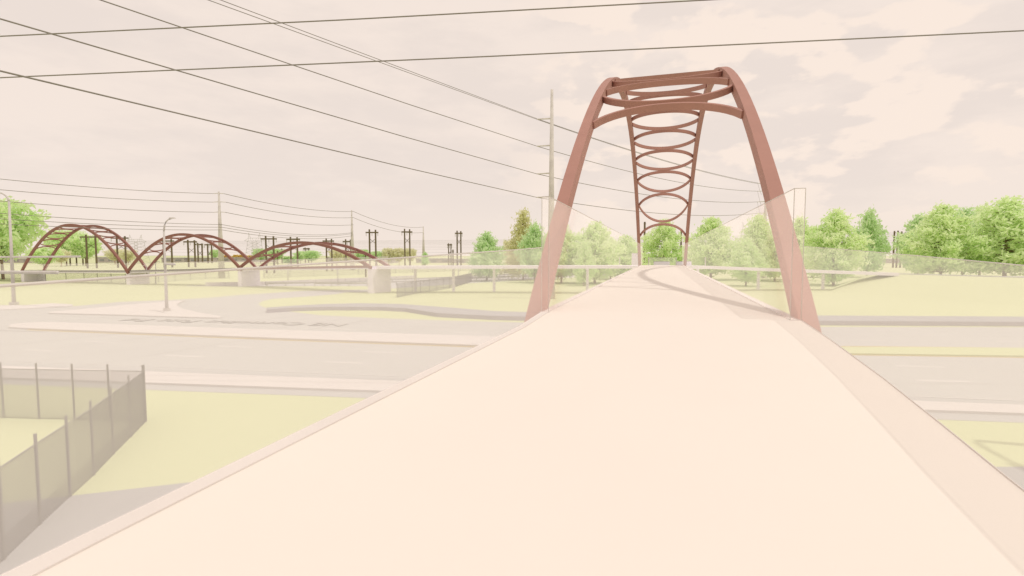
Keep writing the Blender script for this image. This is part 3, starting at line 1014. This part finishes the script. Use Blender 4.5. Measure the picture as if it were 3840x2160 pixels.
for a in [
    ('big bright green tree at the left edge behind the tall street lamp', 12, 755, 1048, 215, 'round', 'lime', 1),
    ('green tree behind the left half of the first far arch', 250, 868, 997, 108, 'round', 'lime', 2),
    ('green tree just right of the first far arch centre, behind the poles', 322, 884, 997, 92, 'round', 'lime', 3),
    ('light green tree low behind the left leg of the first far arch', 165, 930, 1012, 90, 'round', 'lime', 2),
    ('small orange brown tree in front of the green trees inside the first arch', 230, 938, 1000, 52, 'round', 'autumn', 4, 'bark_red'),
    ('left rusty round tree of two inside the first far arch right leg', 432, 936, 992, 54, 'round', 'autumn', 4, 'bark_red'),
    ('right rusty round tree of two inside the first far arch right leg', 482, 939, 993, 52, 'round', 'autumn', 5, 'bark_red'),
    ('small round green tree under the right part of the second far arch', 805, 938, 980, 30, 'round', 'emerald', 6),
    ('leftmost yellow bush under the second far arch', 851, 958, 979, 32, 'bush', 'yellow', 7),
    ('wider left yellow bush of the pair before the crossing arches', 888, 956, 979, 36, 'bush', 'yellow', 8),
    ('right yellow bush of the pair before the crossing arches', 912, 956, 979, 30, 'bush', 'yellow', 9),
    ('yellow bush at the foot of the lattice pylon', 943, 958, 980, 32, 'bush', 'yellow', 7),
    ('green tree at the lattice pylon behind the left leg of the third arch', 977, 935, 988, 52, 'round', 'emerald', 6),
    ('green tree between the H frame poles left under the third arch', 1036, 935, 988, 58, 'round', 'emerald', 10),
    ('low teal green bush left of the middle H frame under the third arch', 1078, 962, 986, 36, 'bush', 'emerald', 8),
    ('low teal green bush right of the middle H frame under the third arch', 1106, 962, 986, 28, 'bush', 'emerald', 9),
    ('green tree left of the pair under the crown of the third far arch', 1127, 944, 988, 44, 'round', 'emerald', 10),
    ('wider green tree right of the pair under the crown of the third far arch', 1168, 942, 990, 58, 'round', 'emerald', 6),
    ('left rusty tree under the right half of the third far arch', 1262, 938, 998, 46, 'round', 'autumn', 4, 'bark_red'),
    ('right rusty tree under the right half of the third far arch', 1298, 942, 996, 42, 'round', 'autumn', 5, 'bark_red'),
    ('green tree behind the right end of the third far arch', 1362, 938, 997, 58, 'round', 'emerald', 10),
    ('smaller green tree right of the third far arch end', 1415, 944, 996, 46, 'round', 'emerald', 6),
    ('leftmost of three rusty round trees right of the third arch', 1456, 933, 996, 46, 'round', 'autumn', 4, 'bark_red'),
    ('middle one of three rusty round trees right of the third arch', 1497, 933, 996, 44, 'round', 'autumn', 5, 'bark_red'),
    ('rightmost of three rusty round trees, behind a brown H frame', 1540, 934, 996, 42, 'round', 'autumn', 4, 'bark_red'),
    ('small narrow green tree at the slim steel pole', 1594, 945, 998, 32, 'column', 'emerald', 11),
    ('pointed green tree with a bare low trunk left of the main arch', 1825, 868, 1054, 116, 'broad', 'emerald', 12),
    ('tall olive brown conifer left of the main arch', 1962, 785, 1050, 150, 'conifer', 'olive', 13),
    ('green tree overlapping the olive conifer behind the left arch leg', 2005, 838, 1060, 120, 'column', 'emerald', 14),
    ('rusty tree low left of the olive conifer', 1915, 905, 1012, 60, 'round', 'autumn', 5, 'bark_red'),
    ('green tree seen through the glass just right of the left arch leg', 2105, 838, 1062, 140, 'broad', 'green', 15),
    ('wide pointed green tree in the middle of the left glass screen', 2230, 832, 1063, 180, 'broad', 'green', 12),
    ('rounder green tree before the far left foot of the main arch', 2345, 882, 1050, 125, 'broad', 'green', 16),
    ('small light green tree between two larger ones in the left glass screen', 2190, 905, 1072, 80, 'column', 'lime', 11),
    ('dense green tree framed by the far end of the main arch', 2488, 822, 1040, 138, 'broad', 'green', 16),
    ('green tree with bright top right of the far arch foot', 2665, 814, 1050, 172, 'broad', 'green', 15),
    ('slim light green tree in front of the steel pole in the right screen', 2797, 895, 1073, 125, 'column', 'lime', 14),
    ('tall pointed green tree beside the second arm pole', 2838, 806, 1050, 145, 'broad', 'green', 12),
    ('green tree just left of the right arch leg', 2905, 850, 1056, 100, 'broad', 'green', 16),
    ('green tree behind the right arch leg and glass end panel', 2992, 812, 1050, 110, 'broad', 'green', 15),
    ('green tree with bright top right of the right arch leg', 3125, 786, 1070, 180, 'broad', 'green', 12),
    ('thin crowned green tree with a visible forked trunk left of the pole gap', 3250, 788, 1040, 125, 'column', 'emerald', 14),
    ('small light green tree in front of the bright topped right tree', 3122, 900, 1073, 90, 'column', 'lime', 11),
    ('broad green tree right of the pole gap with branching trunk', 3525, 764, 1050, 205, 'broad', 'green', 15),
    ('green tree behind and right of the broad branching one', 3608, 778, 1040, 150, 'broad', 'emerald', 16),
    ('green tree filling in between the pole gap and the broad branching tree', 3440, 802, 1030, 130, 'broad', 'emerald', 12),
    ('green tree filling in left of the largest right tree', 3672, 770, 1034, 140, 'broad', 'green', 16),
    ('low green tree right behind the foot of the right arch leg', 3045, 850, 1040, 110, 'broad', 'green', 12),
    ('green tree behind the left screen near the tall steel pole', 2060, 868, 1046, 110, 'broad', 'green', 16),
    ('low green tree between the two widest ones of the left screen', 2290, 895, 1046, 110, 'broad', 'green', 15),
    ('largest green tree at the right edge of the picture', 3765, 740, 1052, 260, 'broad', 'green', 12),
    ('green tree mostly beyond the right edge of the picture', 3935, 790, 1050, 210, 'broad', 'green', 15),
]:
    g = {'autumn': 'rusty trees', 'yellow': 'yellow bushes'}.get(a[6], 'green trees')
    tree(*a, group=g)

# ------------------------------------------------------------------ far buildings
def building(label, x0, x1, top, base):
    a = G(x0, base); b_ = G(x1, base)
    Y = a.y
    h = at(x0, top, Y).z
    c = Vector(((a.x + b_.x) / 2, Y, 0))
    q = thing('far_building', label, 'building', c, 'low pale buildings on the horizon')
    w = b_.x - a.x
    MB().box((c.x, Y + 10, h / 2), (w, 20, h)).build('wall', 'build', q)
    MB().box((c.x, Y + 10, h + .35), (w + .8, 20.8, .7)).build('roof', 'roof', q)
    n_ = max(2, int(w / 9))
    for i in range(n_):
        x = c.x - w / 2 + w * (i + .5) / n_
        MB().box((x, Y - .06, h * .55), (w / n_ * .5, .3, h * .3)).build('window', 'pane', q)
for a in (('low pale building left of the two rusty trees in the first arch', 366, 432, 967, 985), ('wide low pale building behind the island lamp', 606, 690, 969, 984),
          ('low pale building between H frames under the second arch', 706, 786, 969, 984), ('long low wall like building behind the yellow bushes', 830, 1000, 968, 983),
          ('pale building behind the rusty trees under the third arch', 1226, 1300, 967, 986), ('pale low building right of the rusty trees under the third arch', 1306, 1350, 970, 987),
          ('pale low building left of the three rusty trees', 1420, 1476, 972, 986), ('long pale low building right of the three rusty trees', 1560, 1690, 972, 986),
          ('pale low building left of the pointed green tree', 1700, 1800, 974, 987), ('pale low building behind the gap between right trees', 3290, 3420, 974, 987),
          ('pale low building far right of the main arch foot', 2560, 2640, 974, 986), ('pale building at the far left behind the big tree', -120, 120, 972, 986)):
    building(*a)

# ------------------------------------------------------------------ light and sky
SUN_DIR = (RT * .316 + Vector((0, 0, .949)))
SUN_DIR.normalize()
sd_ = bpy.data.lights.new('sun', 'SUN')
sd_.energy = 1.2
sd_.angle = R(1.2)
sd_.color = (1.0, .93, .85)
so = bpy.data.objects.new('sun', sd_)
col.objects.link(so)
so.rotation_euler = SUN_DIR.to_track_quat('Z', 'Y').to_euler()
elev = math.asin(SUN_DIR.z)
azim = math.atan2(SUN_DIR.x, SUN_DIR.y)

w = bpy.data.worlds.new('World')
sc.world = w
w.use_nodes = True
N, L = w.node_tree.nodes, w.node_tree.links
N.clear()
out = N.new('ShaderNodeOutputWorld')
bg = N.new('ShaderNodeBackground')
bg.inputs[1].default_value = .10
sky = N.new('ShaderNodeTexSky')
sky.sky_type = 'NISHITA'
sky.sun_disc = False
sky.sun_elevation = elev
sky.sun_rotation = azim
bg2 = N.new('ShaderNodeBackground')
bg2.inputs[1].default_value = 1.0
tc = N.new('ShaderNodeTexCoord')
def noise(scale, vec, detail=6, rough=.55, zs=3.0, loc=(0, 0, 0)):
    mp_ = N.new('ShaderNodeMapping')
    mp_.inputs['Scale'].default_value = (1, 1, zs)
    mp_.inputs['Location'].default_value = loc
    L.new(vec, mp_.inputs['Vector'])
    n_ = N.new('ShaderNodeTexNoise')
    n_.inputs['Scale'].default_value = scale
    n_.inputs['Detail'].default_value = detail
    n_.inputs['Roughness'].default_value = rough
    L.new(mp_.outputs[0], n_.inputs['Vector'])
    return n_.outputs['Fac']
def ramp(v, a, b_):
    r_ = N.new('ShaderNodeMapRange')
    r_.interpolation_type = 'SMOOTHSTEP'
    r_.inputs[1].default_value = a
    r_.inputs[2].default_value = b_
    L.new(v, r_.inputs[0])
    return r_.outputs[0]
def mix(f, a, b_):
    m_ = N.new('ShaderNodeMix')
    m_.data_type = 'RGBA'
    L.new(f, m_.inputs[0])
    for i, x in ((6, a), (7, b_)):
        if isinstance(x, tuple): m_.inputs[i].default_value = (*x, 1)
        else: L.new(x, m_.inputs[i])
    return m_.outputs[2]
vec = tc.outputs['Generated']
sp = N.new('ShaderNodeSeparateXYZ')
L.new(vec, sp.inputs[0])
def mul(a, b_, op='MULTIPLY'):
    m_ = N.new('ShaderNodeMath')
    m_.operation = op
    m_.use_clamp = True
    L.new(a, m_.inputs[0])
    L.new(b_, m_.inputs[1])
    return m_.outputs[0]
puffs = mul(ramp(noise(8.0, vec, 6, .5, 2.2, (.35, 0, .15)), .48, .55), ramp(sp.outputs[0], -.12, .16))
wisps = ramp(noise(2.8, vec, 7, .6, 3.4, (3, 1, 2)), .42, .60)
base = mix(wisps, (.865, .755, .685), (.935, .81, .725))
cl = mix(puffs, base, (.985, .84, .735))
hz = ramp(sp.outputs[2], .0, .14)
cl = mix(hz, (.92, .80, .715), cl)
L.new(cl, bg2.inputs[0])
L.new(sky.outputs[0], bg.inputs[0])
ms = N.new('ShaderNodeMixShader')
ms.inputs[0].default_value = .965
L.new(bg.outputs[0], ms.inputs[1])
L.new(bg2.outputs[0], ms.inputs[2])
L.new(ms.outputs[0], out.inputs[0])

sc.view_settings.view_transform = 'Standard'
sc.view_settings.look = 'None'
sc.view_settings.exposure = 0.0
sc.view_settings.gamma = 1.0
sc.cycles.transparent_max_bounces = 24
sc.cycles.max_bounces = 10
sc.cycles.diffuse_bounces = 7
sc.cycles.transmission_bounces = 7
